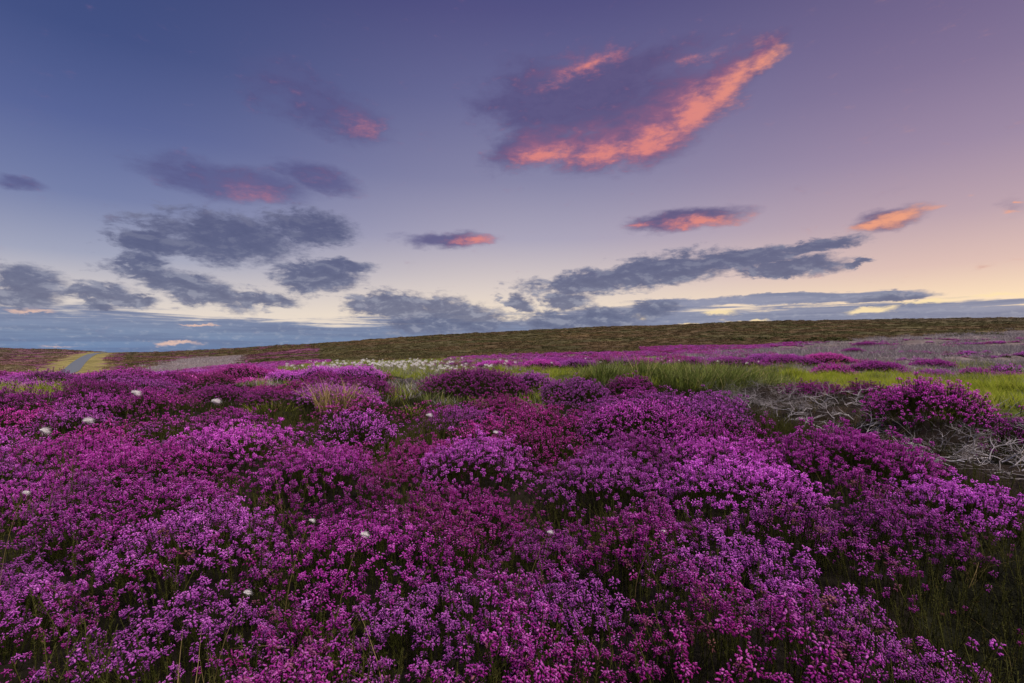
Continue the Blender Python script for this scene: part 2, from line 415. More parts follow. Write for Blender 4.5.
# warp fields
sc = N.n('ShaderNodeVectorMath', operation='MULTIPLY'); N.put(sc.inputs[0], P0); sc.inputs[1].default_value = (1, 2.3, 1)
PN = sc.outputs[0]
nA = N.noise(PN, 9, 7, .6); nB = N.noise(PN, 22, 8, .62, .3); nD = N.noise(PN, 60, 5, .6)
def warp(amount, nd):
    a = N.n('ShaderNodeVectorMath', operation='SUBTRACT'); N.put(a.inputs[0], nd.outputs['Color']); a.inputs[1].default_value = (.5, .5, .5)
    b = N.n('ShaderNodeVectorMath', operation='MULTIPLY'); N.put(b.inputs[0], a.outputs[0]); b.inputs[1].default_value = (amount, amount * .45, 0)
    c = N.n('ShaderNodeVectorMath', operation='ADD'); N.put(c.inputs[0], P0); N.put(c.inputs[1], b.outputs[0]); return c.outputs[0]
WA = warp(.10, nA); WB = warp(.085, nB)
def blobs(vec, lst):
    acc = None
    for b in lst:
        px, py, rx, ry = b[:4]; ro = b[4] if len(b) > 4 else 0; am = b[5] if len(b) > 5 else 1
        a0, e0 = sky_at(px, py); a1, _ = sky_at(px + 1, py); _, e1 = sky_at(px, py - 1)
        sxx = (a1 - a0); syy = (e1 - e0)
        mp = N.n('ShaderNodeMapping', vector_type='TEXTURE'); N.put(mp.inputs[0], vec)
        mp.inputs['Location'].default_value = (a0, e0, 0); mp.inputs['Rotation'].default_value = (0, 0, R(ro)); mp.inputs['Scale'].default_value = (rx * sxx, ry * syy, 1)
        gr = N.n('ShaderNodeTexGradient', gradient_type='SPHERICAL'); N.put(gr.inputs[0], mp.outputs[0]); v = gr.outputs['Fac']
        if am != 1: v = N.mul(v, am)
        acc = v if acc is None else N.math('MAXIMUM', acc, v)
    return acc
nAf, nBf, nDf = nA.outputs['Fac'], nB.outputs['Fac'], nD.outputs['Fac']
# low bank of layered cloud
mpb = N.n('ShaderNodeMapping'); N.put(mpb.inputs[0], P0); mpb.inputs['Scale'].default_value = (4, 85, 1)
nS = N.noise(mpb.outputs[0], 1.0, 6, .6, .4).outputs['Fac']
bankC = [(60, 340, 330, 40, 1), (250, 345, 240, 34, 0), (480, 342, 230, 32, 0), (620, 328, 200, 26, 3), (780, 320, 250, 17, 0), (960, 318, 250, 20, 0), (1100, 318, 300, 24, 0), (-150, 338, 300, 46, 0), (872, 296, 70, 7, 0), (740, 301, 150, 7, 0), (900, 334, 500, 36), (700, 338, 300, 38)]
bC = blobs(warp(.035, nB), bankC)
vC = N.add(N.mul(bC, 1.5), N.mul(N.add(nS, -.5), 2.6)); aC = N.mul(N.smooth(vC, .06, .50), N.smooth(bC, .02, .16))
cC = N.ramp(ef, [(0, lin((110, 136, 176))), (.04, lin((124, 142, 174))), (.085, lin((132, 142, 172))), (.15, lin((142, 144, 172)))])
cC = N.mix(N.smooth(az, R(-10), R(35), 0, .55), cC, lin((150, 150, 170)))
cC = N.mix(N.smooth(nS, .38, .66, 0, .55), cC, lin((96, 108, 144)))
cC = N.mix(N.smooth(nDf, .5, .75, 0, .30), cC, lin((185, 188, 200)))
skyc = N.mix(aC, skyc, cC)
gaps = [(172, 343, 42, 3.5), (30, 310, 42, 4), (720, 313, 34, 4.5), (745, 321, 36, 3.2), (868, 311, 40, 5.5, 4), (790, 321, 20, 2.6), (690, 325, 18, 3), (200, 325, 26, 2), (60, 346, 50, 2, 0, .7), (640, 318, 14, 5), (930, 302, 60, 4, 0, .8), (1000, 296, 60, 4, 0, .8)]
gm = N.smooth(N.add(blobs(warp(.06, nB), gaps), N.mul(N.add(nS, -.5), 1.1)), .22, .75, 0, .92)
gc = N.mix(N.smooth(az, R(-20), R(20)), lin((226, 190, 176)), lin((252, 226, 178)))
skyc = N.mix(gm, skyc, gc)
# crisp mid clouds
cloudB = [(225, 238, 112, 32), (150, 242, 60, 15), (312, 228, 60, 24, -6), (318, 277, 60, 20), (340, 266, 48, 9), (190, 288, 95, 19, -14), (146, 268, 34, 24, -38), (262, 299, 52, 11, -4),
          (22, 282, 66, 22, -6), (20, 297, 60, 13), (102, 293, 46, 15), (98, 304, 26, 9), (132, 301, 36, 9),
          (600, 281, 110, 16, 5), (660, 271, 110, 20, 6), (735, 259, 100, 13, 3), (790, 266, 80, 13), (815, 246, 66, 9, 3), (862, 262, 20, 6), (565, 300, 36, 12), (778, 274, 40, 6),
          (392, 305, 62, 17), (455, 316, 80, 21, -8), (430, 322, 70, 16), (518, 304, 28, 11, -25), (605, 318, 62, 16), (650, 311, 44, 13, 8), (560, 322, 60, 16), (890, 297, 62, 6), (500, 250, 0.1, .1)]
cloudB = [(b[0], b[1], b[2] * 1.16, b[3] * 1.26, *b[4:]) for b in cloudB]
bB = blobs(WB, cloudB)
vB = N.add(bB, N.add(N.mul(N.add(nBf, -.5), .9), N.mul(N.add(nDf, -.5), .5))); aB = N.smooth(vB, .18, .58)
cB = N.ramp(ef, [(0, lin((108, 120, 150))), (.12, lin((104, 110, 140))), (.22, lin((88, 94, 130))), (.42, lin((84, 86, 124))), (.7, lin((84, 78, 122)))])
cB = N.mix(N.smooth(vB, .75, .25, 0, .25), cB, lin((150, 152, 176)))
ofs = N.n('ShaderNodeVectorMath', operation='ADD'); N.put(ofs.inputs[0], PN); ofs.inputs[1].default_value = (.006, .02, 0)
nB2 = N.noise(ofs.outputs[0], 22, 8, .62, .3).outputs['Fac']
emb = N.add(nBf, N.mul(nB2, -1.))
cB = N.mix(N.mul(N.smooth(emb, .0, .16, 0, .42), N.smooth(el, R(12), R(4), .25, 1)), cB, lin((176, 178, 194)))
cB = N.mix(N.smooth(emb, .0, -.13, 0, .35), cB, lin((74, 80, 118)))
skyc = N.mix(N.mul(aB, .94), skyc, cB)
# high clouds with sunset light
cloudA = [(585, 100, 130, 54, 4), (545, 105, 90, 56, 0), (655, 112, 95, 52, 16), (705, 96, 80, 36, 30), (535, 144, 66, 32, 8), (600, 145, 80, 34, 8), (655, 135, 75, 36, 16), (750, 66, 52, 20, 26), (620, 70, 120, 26, 6, .8),
          (315, 102, 100, 36, -16, .85), (352, 124, 46, 22, 0, .9), (235, 183, 110, 24, 0), (320, 180, 56, 18, -8), (15, 184, 48, 8, 0, .8), (447, 239, 62, 10), (685, 219, 84, 13, 1), (890, 220, 52, 15, 10), (1012, 208, 30, 16, 0, .3)]
cloudA = [(b[0], b[1], b[2] * 1.06, b[3] * 1.12, *b[4:]) for b in cloudA]
bA = blobs(WA, cloudA)
vA = N.add(bA, N.add(N.mul(N.add(nAf, -.5), .55), N.mul(N.add(nBf, -.5), .45))); aA = N.mul(N.smooth(vA, .06, .66), N.smooth(az, R(-26), R(-4), .88, 1.))
cA = N.mix(N.smooth(az, R(-40), R(30)), lin((88, 90, 138)), lin((94, 82, 126)))
cA = N.mix(N.smooth(nBf, .4, .68, 0, .4), cA, lin((76, 70, 118)))
skyc = N.mix(N.mul(aA, .9), skyc, cA)
pinks = [(545, 156, 50, 17, 6), (600, 152, 66, 20, 8), (655, 140, 66, 28, 18), (690, 116, 56, 32, 34), (728, 88, 56, 24, 38), (764, 62, 34, 13, 22), (588, 68, 52, 15, 10, .75), (560, 82, 40, 10, 10, .6), (690, 60, 40, 9, 10, .5),
         (359, 126, 34, 16, 0, .62), (296, 98, 34, 9, -5, .15), (248, 194, 46, 13, 0, .72), (332, 182, 34, 9, 0, .35), (300, 228, 40, 12, 0, .3),
         (472, 240, 40, 8, 2, 1.1), (702, 222, 60, 9, 1, 1.1), (640, 224, 40, 6, 0, .7), (902, 217, 44, 12, 14, 1.2), (872, 226, 32, 7, 6, 1.1), (980, 193, 14, 3), (1006, 215, 18, 3.4), (1022, 202, 14, 3), (986, 218, 6, 2), (330, 245, 30, 7, 0, .35)]
bP = blobs(WA, pinks)
vP = N.add(bP, N.add(N.mul(N.add(nBf, -.5), 1.3), N.mul(N.add(nDf, -.5), .8))); aP = N.mul(N.smooth(vP, .06, 1.0), N.smooth(vA, .0, .25))
cP = N.mix(N.smooth(vP, .25, .95), lin((180, 114, 136)), lin((232, 138, 128)))
aM = N.mul(N.smooth(N.add(blobs(WA, [(a[0] - 3, a[1] - 7, a[2] * 1.35, a[3] * 1.9, (a + (0, 1))[4], .8 * (a[5] if len(a) > 5 else 1)) for a in pinks[:14]]), N.mul(N.add(nBf, -.5), 1.0)), .1, 1.1, 0, .8), N.mul(aA, N.smooth(az, R(-22), R(-4), .5, 1.)))
skyc = N.mix(aM, skyc, lin((170, 104, 132)))
cP = N.mix(N.smooth(az, R(15), R(38)), cP, lin((252, 168, 128)))
cP = N.mix(N.smooth(az, R(-5), R(-22), 0, .7), cP, lin((172, 118, 148)))
skyc = N.mix(N.mul(aP, N.smooth(az, R(-22), R(-4), .62, .84)), skyc, cP)
# below the horizon
skyc = N.mix(N.smooth(el, R(-.4), R(-3)), skyc, (.03, .025, .02))
ns = N.n('ShaderNodeTexSky', sky_type='NISHITA'); ns.sun_disc = False; ns.sun_elevation = SUN_EL; ns.sun_rotation = SUN_AZ; ns.air_density = 1; ns.dust_density = 1
b1 = N.n('ShaderNodeBackground'); N.put(b1.inputs[0], skyc); b1.inputs[1].default_value = .97
b2 = N.n('ShaderNodeBackground'); N.put(b2.inputs[0], ns.outputs[0]); b2.inputs[1].default_value = .006
ad = N.n('ShaderNodeAddShader'); wt.links.new(b1.outputs[0], ad.inputs[0]); wt.links.new(b2.outputs[0], ad.inputs[1])
wo = N.n('ShaderNodeOutputWorld'); wt.links.new(ad.outputs[0], wo.inputs[0])
w.cycles.sampling_method = 'MANUAL'; w.cycles.sample_map_resolution = 512

sl = bpy.data.lights.new('sun', 'SUN'); sl.energy = 4.8; sl.angle = R(20); sl.color = (1, .86, .82)
so = link(bpy.data.objects.new('sun', sl))
from mathutils import Vector
se = R(58); sd = Vector((math.sin(R(125)) * math.cos(se), math.cos(R(125)) * math.cos(se), math.sin(se)))
so.rotation_euler = (-sd).to_track_quat('-Z', 'Y').to_euler()

# ------------------------------------------------------------------ ground sheet
fr = np.radians(np.linspace(-56, 56, 560)); rest = np.radians(np.linspace(56, 304, 90))[1:-1]
AZ = np.concatenate([fr, rest]); RR = np.concatenate([np.exp(np.linspace(math.log(.3), math.log(60), 330)), np.exp(np.linspace(math.log(60), math.log(700), 260))[1:], np.exp(np.linspace(math.log(700), math.log(24000), 60))[1:]])
A2, R2 = np.meshgrid(AZ, RR, indexing='ij'); GX = R2 * np.sin(A2); GY = R2 * np.cos(A2); GZ = gz(GX, GY)
na, nr = A2.shape
V = np.stack([GX, GY, GZ], 2).reshape(-1, 3); V = np.concatenate([V, [[0, 0, float(gz(np.array([0.]), np.array([.05]))[0])]]])
i = np.arange(na)[:, None]; j = np.arange(nr - 1)[None]; i2 = (i + 1) % na
a = (i * nr + j); b = (i2 * nr + j); q1 = np.stack([a, a + 1, b + 1], 2).reshape(-1, 3); q2 = np.stack([a, b + 1, b], 2).reshape(-1, 3)
fan = np.stack([np.full(na, na * nr), np.arange(na) * nr, ((np.arange(na) + 1) % na) * nr], 1)
Fc = np.concatenate([q1, q2, fan])
def ground_tint(x, y):
    x = np.asarray(x, float); y = np.asarray(y, float); px, py = px_of(x, y); front = y > .3
    px, py = px_of(x, y, .08); d = np.hypot(x, y); c = np.zeros(x.shape + (3,)); c[:] = (.013, .011, .007)
    def put(m, col):
        m = np.asarray(m, float)[..., None]; c[:] = c * (1 - m) + np.array(col) * m
    n1 = fbm(x / 35, y / 16, 71, 4); n2 = fbm(x / 12, y / 6, 77, 4); n3 = fbm(x / 90, y / 50, 79, 3)
    wx = (fbm(x / 6, y / 3, 81, 3) - .5) * 60; wy = (n2 - .5) * 6
    # moor beyond the heath
    m = sstep(48, 62, d)
    moor = np.array([.086, .060, .030])[None] * np.ones(x.shape + (1,))
    def mput(mm, col):
        mm = np.asarray(mm, float)[..., None]; moor[:] = moor * (1 - mm) + np.array(col) * mm
    mput(sstep(.45, .6, n1), (.070, .062, .026)); mput(sstep(.56, .68, n2) * .8, (.050, .050, .018)); mput(sstep(.55, .7, n3) * .7, (.11, .074, .032))
    mput(sstep(.60, .68, fbm(x / 22, y / 9, 91, 3)) * .7 * (px < 320), (.17, .05, .12))
    left = (px < 125) & (y > 100)
    mput(left * sstep(.50, .62, n2) * .8, (.17, .045, .12)); mput(left * sstep(.5, .6, n1) * .5, (.16, .12, .07))
    mput(sstep(300, 420, d) * .4, (.10, .085, .06))  # distance haze painted into the far tint
    c[:] = c * (1 - m[..., None]) + moor * m[..., None]
    qx = px + wx * .5; qy = py + wy * .4
    for P, col in ((P_DEADFAR, (.15, .125, .115)), (P_LILAC, (.15, .12, .115)), (P_SAND, (.26, .21, .07)), (P_MAG, (.12, .11, .06)), (P_GREEN, (.10, .13, .02)), (P_RUSH, (.05, .06, .018)), (P_PALE, (.11, .11, .04)), (P_TWIG, (.026, .019, .013)), (P_MOSS, (.012, .013, .006)), (P_GREY1, (.10, .09, .08)), (P_OLIVE, (.08, .08, .03))):
        put(inpoly(qx, qy, P) & front, col)
    r = road_d(x, y); put((1 - sstep(5.5, 10.5, r + (n2 - .5) * 9)) * (r < 900), (.20, .175, .06))
    return c
tint = ground_tint(V[:, 0], V[:, 1])
me = mesh_np('ground', V, Fc, None, None, True)
ca = me.attributes.new('tint', 'FLOAT_COLOR', 'POINT'); ca.data.foreach_set('color', np.concatenate([tint, np.ones((len(V), 1))], 1).astype(np.float32).ravel())
gm_, t = new_mat('peat_and_moor'); G = NT(t); wp = worldpos(G)
base = attr(G, 'tint', out='Color')
nn = G.noise(wp, 3.0, 8, .7).outputs[0]; n5 = G.noise(wp, .18, 8, .65).outputs[0]
kk = G.add(G.mul(G.smooth(nn, .3, .7), .9), G.mul(G.smooth(n5, .35, .65), .75))
colr = scale_col(G, base, G.add(.28, kk))
pr = G.n('ShaderNodeBsdfPrincipled'); G.put(pr.inputs['Base Color'], colr); pr.inputs['Roughness'].default_value = .95; pr.inputs['Specular IOR Level'].default_value = .1
bp = G.n('ShaderNodeBump'); bp.inputs['Strength'].default_value = .8; bp.inputs['Distance'].default_value = .12; G.put(bp.inputs['Height'], G.noise(wp, 9, 6, .7).outputs[0]); G.put(pr.inputs['Normal'], bp.outputs[0])
o_ = G.n('ShaderNodeOutputMaterial'); t.links.new(pr.outputs[0], o_.inputs[0]); me.materials.append(gm_)
tag(obj('ground', me), kind='structure')

# road ribbon, with worn verge edges
hw = 2.0; d = np.gradient(RC, axis=0); nrm = np.stack([d[:, 1], -d[:, 0]], 1); nrm /= np.linalg.norm(nrm, axis=1, keepdims=True)
rows = []
for s_ in np.linspace(-1, 1, 7):
    p = RC + nrm * hw * s_; z = base_z(RC[:, 0], RC[:, 1]) * .5 + base_z(p[:, 0], p[:, 1]) * .5 + .16 * (1 - s_ ** 2) + .12
    rows.append(np.stack([p[:, 0], p[:, 1], z], 1))
rows = np.array(rows); n1_, n2_ = rows.shape[:2]
q = [(a_ * n2_ + b_, a_ * n2_ + b_ + 1, (a_ + 1) * n2_ + b_ + 1, (a_ + 1) * n2_ + b_) for a_ in range(n1_ - 1) for b_ in range(n2_ - 1)]
rm_, t = new_mat('worn_asphalt'); G = NT(t); nn = G.noise(worldpos(G), 1.2, 6, .7).outputs[0]
pr = G.n('ShaderNodeBsdfPrincipled'); G.put(pr.inputs['Base Color'], G.mix(nn, (.075, .095, .115), (.13, .15, .165))); pr.inputs['Roughness'].default_value = .8
o_ = G.n('ShaderNodeOutputMaterial'); t.links.new(pr.outputs[0], o_.inputs[0])
me = mesh_np('road', rows.reshape(-1, 3), q, None, rm_, True, 4); tag(obj('road', me), kind='structure')

# ------------------------------------------------------------------ heather mounds (individual plants)
_mc = {}
def mound_meshes(Rm, Hm, lod, seed, density):
    key = (round(Rm, 1), round(Hm, 1), lod, seed % 3)
    if key in _mc: return _mc[key]
    r = np.random.default_rng(1000 + seed % 3 + int(Rm * 10) * 7 + lod)
    area = math.pi * Rm * Rm * (1 + .9 * Hm / Rm); n = int(area * density)
    rad = np.sqrt(r.random(n)) * 1.0; th = r.uniform(0, 6.283, n)
    edge = 1 + .22 * (vnoise(np.cos(th) * 1.6 + 9, np.sin(th) * 1.6 + 3, seed) - .5) * 2
    x = rad * np.cos(th) * Rm * edge; y = rad * np.sin(th) * Rm * edge
    prof = np.sqrt(np.clip(1 - .93 * rad ** 2.6, 0, 1))
    lump = (fbm(x / .14, y / .14, seed + 5, 2) - .5) * .34 * min(1, Hm * 3)
    z = prof * Hm + lump * .5 - .06
    nx = np.cos(th) * rad ** 3 * .55; ny = np.sin(th) * rad ** 3 * .55
    dirs = np.stack([nx + r.normal(size=n) * .16 + .10, ny + r.normal(size=n) * .16, np.ones(n)], 1)
    scl = r.uniform(.7, 1.25, n) * (.88 if lod == 0 else 1) * (1 + .25 * (r.random(n) > .93)); pos = np.stack([x, y, z - .12], 1); pos[:, 2] = np.maximum(pos[:, 2], -.12)
    B = Acc(); S = Acc(); which = r.integers(0, NV, n); rot = rot_to(dirs, r.uniform(0, 6.28, n))
    for k in range(NV):
        m = which == k
        if not m.any(): continue
        (bv, bf, bvar), (sv, sf, svar) = SPR[lod][k]
        for A_, tv, tf, tvar in ((B, bv, bf, bvar), (S, sv, sf, svar)):
            V_, F_, v_ = tile(tv, tf, pos[m], rot[m], scl[m]); mm = int(m.sum())
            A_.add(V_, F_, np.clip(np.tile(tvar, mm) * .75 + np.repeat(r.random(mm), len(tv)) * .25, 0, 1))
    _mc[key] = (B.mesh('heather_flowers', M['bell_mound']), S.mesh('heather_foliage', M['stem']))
    return _mc[key]
MOUNDS = []     # x, y, R for carpet masking
def mound(px, py, wpx, hpx, label, hue, val, group=None, sd=0, lift=0.):
    x, y = at(px, py, lift=lift); Rm = max(.16, wpx / F * y / 2); Hm = np.clip(hpx / F * y * (1 if group or y > 14 or sd == 0 else 1.25), .08, .42 if group else .62)
    y += Rm * .6; x = (px - 512) / F * y
    lod = 0 if y < 4.2 else (1 if y < 15 else 2); dens = {0: 950, 1: 700, 2: 560}[lod]
    if Rm > 1: dens *= .7
    me1, me2 = mound_meshes(Rm, Hm, lod, sd, dens)
    z = float(gz(np.array([x]), np.array([y]))[0])
    root = link(bpy.data.objects.new('heather_clump', None)); root.location = (x, y, z); root.rotation_euler = (0, 0, random.uniform(0, 6.28))
    s = random.uniform(.95, 1.05); root.scale = (s, s, s); root.empty_display_size = .1
    tag(root, label, 'heather', group); hue = float(np.clip(hue + .06, 0, 1))
    f = obj('flowers', me1, root); g = obj('foliage', me2, root); f.color = (hue, val, 0, 1)
    MOUNDS.append((x, y, Rm * (.92 if group or y > 12 else 1.03))); return root
HM = [
 (925, 440, 94, 46, 'lone round magenta heather bush beside the bright green grass and bleached branches', .5, 1.5),
 (812, 398, 62, 14, 'low magenta heather bush on the dark bank behind the bleached branches', .35, .8),
 (866, 400, 44, 14, 'reddish heather bush squeezed between the bleached branches and lone round bush', .25, .7),
 (742, 512, 140, 44, 'wide pale violet heather mound in the right foreground below the bleached branches', .85, 1.35),
 (850, 488, 150, 40, 'broad magenta heather mound along the near edge of the bleached branches', .5, .95),
 (960, 526, 120, 34, 'violet heather mound at the right edge above the dark mossy ground', .92, 1.3),
 (531, 390, 46, 13, 'small violet heather clump standing out among magenta ones near the rushes', .95, 1.15),
 (476, 394, 110, 22, 'large magenta heather mound left of the small violet clump', .45, .8),
 (362, 440, 66, 30, 'rounded violet heather clump below the tuft of pale dry grass', .88, 1.2),
 (462, 428, 90, 20, 'pink violet heather mound behind the dark hollow in the middle', .75, .9),
 (628, 396, 46, 14, 'reddish magenta heather clump in front of the tall rushes', .35, .85),
 (640, 446, 120, 34, 'broad pink heather mound in the middle with a dark gap under its front', .62, 1.2),
 (475, 480, 100, 32, 'violet heather mound with dark stems showing beneath in the centre', .85, 1.2),
 (349, 394, 84, 14, 'dark magenta heather mound beside the pale dry grass tuft', .4, .7),
 (440, 378, 28, 7, 'small magenta heather clump at the right end of the white cotton grass band', .4, .8),
 (300, 376, 32, 7, 'small magenta heather clump at the left end of the white cotton grass band', .4, .75),
 (96, 402, 70, 14, 'dark magenta heather clump left of the faded pink one', .4, .7),
 (160, 408, 60, 11, 'faded pinkish green heather clump past flowering left of the dark peaty hollow', .1, .75),
 (222, 394, 56, 9, 'magenta heather clump behind the dark peaty hollow', .45, .85),
 (264, 396, 44, 9, 'magenta heather clump at the right end of the dark peaty hollow', .4, .8),
 (10, 416, 80, 18, 'dark magenta heather clump at the left edge beside pale olive grass', .5, .75),
 (232, 426, 64, 14, 'rounded magenta heather clump in front of the dark peaty hollow', .5, .85),
 (600, 428, 80, 20, 'magenta heather mound behind the broad pink mound in the middle', .5, .9),
 (735, 367, 54, 9, 'violet magenta heather clump in the strip behind the tall rushes', .6, .8),
 (785, 369, 56, 10, 'wide magenta heather clump at the right end of the strip behind the tall rushes', .5, .8),
 (876, 375, 48, 9, 'magenta heather clump between grey dead heather and bright green grass', .45, .8),
 (932, 370, 36, 7, 'small magenta heather clump surrounded by grey dead heather', .45, .8),
 (975, 379, 26, 7, 'small magenta heather clump on the far edge of the bright green grass', .45, .85),
 (1010, 381, 34, 8, 'magenta heather clump at the right edge beyond the bright green grass', .5, .85),
 (867, 347, 26, 4, 'far magenta heather clump in the grey dead heather below the hill', .45, .8),
 (853, 354, 20, 4, 'tiny magenta heather clump in the middle of the grey dead heather', .45, .8),
 (1018, 470, 40, 26, 'violet heather clump cut by the right edge beside the bleached branches', .6, .8),
 (915, 640, 90, 30, 'sparse violet heather clump at the edge of the dark mossy corner', .8, 1.0),
 (705, 455, 90, 26, 'magenta heather mound left of the bleached branches', .5, .9),
]
for k, h in enumerate(HM): mound(*h, sd=k, lift=.0 if k < 3 or 23 < k < 32 else .17)
# the rest of the rounded clumps that swell out of the carpet
KEEP = [(*at(336, 426), .5), (*at(270, 428), .6), (*at(244, 452), .4), (*at(26, 404), .6)]     # room for the grass tufts
cnt = 0; tries = 0
while cnt < 225 and tries < 30000:
    tries += 1
    Y = math.exp(random.uniform(math.log(1.7), math.log(30))); t_ = random.uniform(-1.08, 1.08); X = t_ * Y
    Rm = random.uniform(.22, .42) * (1 + .06 * Y)
    Rm = min(Rm, .95)
    if any(math.hypot(X - m[0], Y - m[1]) < (Rm + m[2]) * 1.0 for m in MOUNDS): continue
    if cover(np.array([X, X - Rm * .8, X + Rm * .8, X, X]), np.array([Y, Y, Y, Y - Rm * 1.1, Y + Rm])).min() < .12: continue
    if any(math.hypot((X - ax) / 1.6, Y - ay) < Rm + ar for ax, ay, ar in KEEP): continue
    pxx, pyy = px_of(np.array([X]), np.array([Y - Rm * .6]))
    hn = float(fbm(np.array([X / 3.]), np.array([Y / 3.]), 131, 3)[0])
    mound(float(pxx[0]), float(pyy[0]), Rm * 2 * F / Y, random.uniform(.42, .72) * Rm * F / Y,
          'rounded clump of flowering bell heather swelling out of the unbroken purple carpet', float(np.clip((hn - .5) * 4 + .55 + random.gauss(0, .14), 0, 1)), random.uniform(.62, 1.12) * (.86 + .34 * (Y > 3.5)), 'rounded heather clumps within the carpet', sd=cnt)  # nearest clumps get darker bloom, matching the painted vignette
    cnt += 1

# ------------------------------------------------------------------ heather carpet (uncountable)
src = {}
for l in (0, 1):
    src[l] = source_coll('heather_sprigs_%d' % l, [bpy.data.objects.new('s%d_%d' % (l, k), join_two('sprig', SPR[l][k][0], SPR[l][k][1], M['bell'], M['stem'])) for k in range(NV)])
def patch(r, n, rad, flowers=True):
    B = Acc(); S = Acc(); a = r.uniform(0, 6.28, n); q = np.sqrt(r.random(n)) * rad
    pos = np.stack([q * np.cos(a), q * np.sin(a), -.03 - .14 * (q / rad) ** 2 + r.normal(size=n) * .02], 1)
    for k in range(n):
        i = r.integers(0, NV); (bv, bf, bvar), (sv, sf, svar) = SPR[2][i]; rt = rot_to(np.array([[r.normal() * .2, r.normal() * .2, 1]]), np.array([r.uniform(0, 6.28)]))
        if flowers: B.add(*tile(bv, bf, pos[k:k + 1], rt, np.array([r.uniform(.9, 1.3)])))
        S.add(*tile(sv, sf, pos[k:k + 1], rt, np.array([r.uniform(.9, 1.3)])))
    return B.arr(), S.arr()
pats = [patch(rng, 70, .26) for _ in range(8)]
src[2] = source_coll('heather_patches', [bpy.data.objects.new('p%d' % k, join_two('patch', a_, b_, M['bell'], M['stem'])) for k, (a_, b_) in enumerate(pats)])
def sample(y0, y1, dens, tmax=1.25, seed=0):
    r = np.random.default_rng(500 + seed); area = tmax * (y1 ** 2 - y0 ** 2); n = int(area * dens)
    Y = np.sqrt(r.uniform(y0 ** 2, y1 ** 2, n)); X = r.uniform(-tmax, tmax, n) * Y
    return X, Y, r
def not_in_mounds(X, Y, moat=0.):
    k = np.ones(X.shape, bool); rr0 = np.random.default_rng(3).random(X.shape)
    for mx, my, mr in MOUNDS:
        q = ((X - mx) ** 2 + (Y - my) ** 2) / (mr * mr); k &= (q > 1)
        if moat: k &= ~((q < (1 + moat) ** 2) & (Y < my + mr * .3) & (rr0 < .85))
    return k
def huefield(X, Y, r):
    h = (fbm(X / 1.3, Y / 1.3, 121, 3) - .5) * 2.6 + (fbm(X / 3., Y / 3., 131, 3) - .5) * 1.6 + .58 + r.normal(size=X.shape) * .06
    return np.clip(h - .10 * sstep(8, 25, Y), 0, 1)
def heather_field(name, y0, y1, dens, l, seed, s0, s1, tmax=1.25, lab=None):
    X, Y, r = sample(y0, y1, dens, tmax, seed); c = cover(X, Y); k = (r.random(X.shape) < c) & not_in_mounds(X, Y, .38)
    X = X[k]; Y = Y[k]; c = c[k]; n = len(X)
    # sparse, low foliage where the cover opens
    Z = gz(X, Y) - .02
    clump = fbm(X / .3, Y / .3, 151, 2)
    S = r.uniform(s0, s1, n) * (1 - .28 * sstep(1.5, 4, Y)) * (.72 + .55 * sstep(.3, .65, clump)) * (.75 + .25 * c)
    ROT = np.stack([r.normal(size=n) * .14, .10 + r.normal(size=n) * .14, r.uniform(0, 6.28, n)], 1)
    val = (.64 + .52 * sstep(2.2, 8, Y) - .25 * sstep(13, 22, Y)) * (.72 + .5 * fbm(X / .9, Y / .9, 161, 2)) * r.uniform(.85, 1.15, n)  # colour dimmed close to the camera, a vignette painted into the bloom
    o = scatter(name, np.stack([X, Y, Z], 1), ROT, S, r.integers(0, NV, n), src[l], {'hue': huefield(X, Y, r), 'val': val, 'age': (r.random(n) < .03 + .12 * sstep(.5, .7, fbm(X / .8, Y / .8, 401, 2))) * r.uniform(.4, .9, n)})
    print(name, n)
    return o
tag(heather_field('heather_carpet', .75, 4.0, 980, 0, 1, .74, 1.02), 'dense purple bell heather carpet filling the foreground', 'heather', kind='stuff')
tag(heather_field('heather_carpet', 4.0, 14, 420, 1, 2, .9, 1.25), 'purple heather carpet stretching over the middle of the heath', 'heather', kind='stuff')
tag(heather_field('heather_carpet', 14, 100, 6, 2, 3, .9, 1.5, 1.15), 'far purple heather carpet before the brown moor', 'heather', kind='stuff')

leaf_src = source_coll('leafy_shoots', [bpy.data.objects.new('l%d' % k, mesh_np('shoot', *SPR[0][k][1], M['shoot'])) for k in range(NV)])
X, Y, r = sample(.75, 6.5, 800, 1.25, 8); c = cover(X, Y); k = (r.random(X.shape) < np.maximum((1 - c) * .9, .13 + .35 * sstep(.52, .66, fbm(X / .9, Y / .9, 431, 2)))) & not_in_mounds(X, Y); px, py = px_of(X, Y, .05); k &= ~inpoly(px, py, P_TWIG); X = X[k]; Y = Y[k]; n = len(X)
tag(scatter('heather_foliage', np.stack([X, Y, gz(X, Y) - .02], 1), np.stack([r.normal(size=n) * .2, r.normal(size=n) * .2, r.uniform(0, 6.28, n)], 1), r.uniform(.6, 1.15, n) * (.75 + .5 * fbm(X / .3, Y / .3, 411, 2)), r.integers(0, NV, n), leaf_src), 'dark green heather foliage without bloom in the gaps', 'heather', kind='stuff'); print('foliage', n)
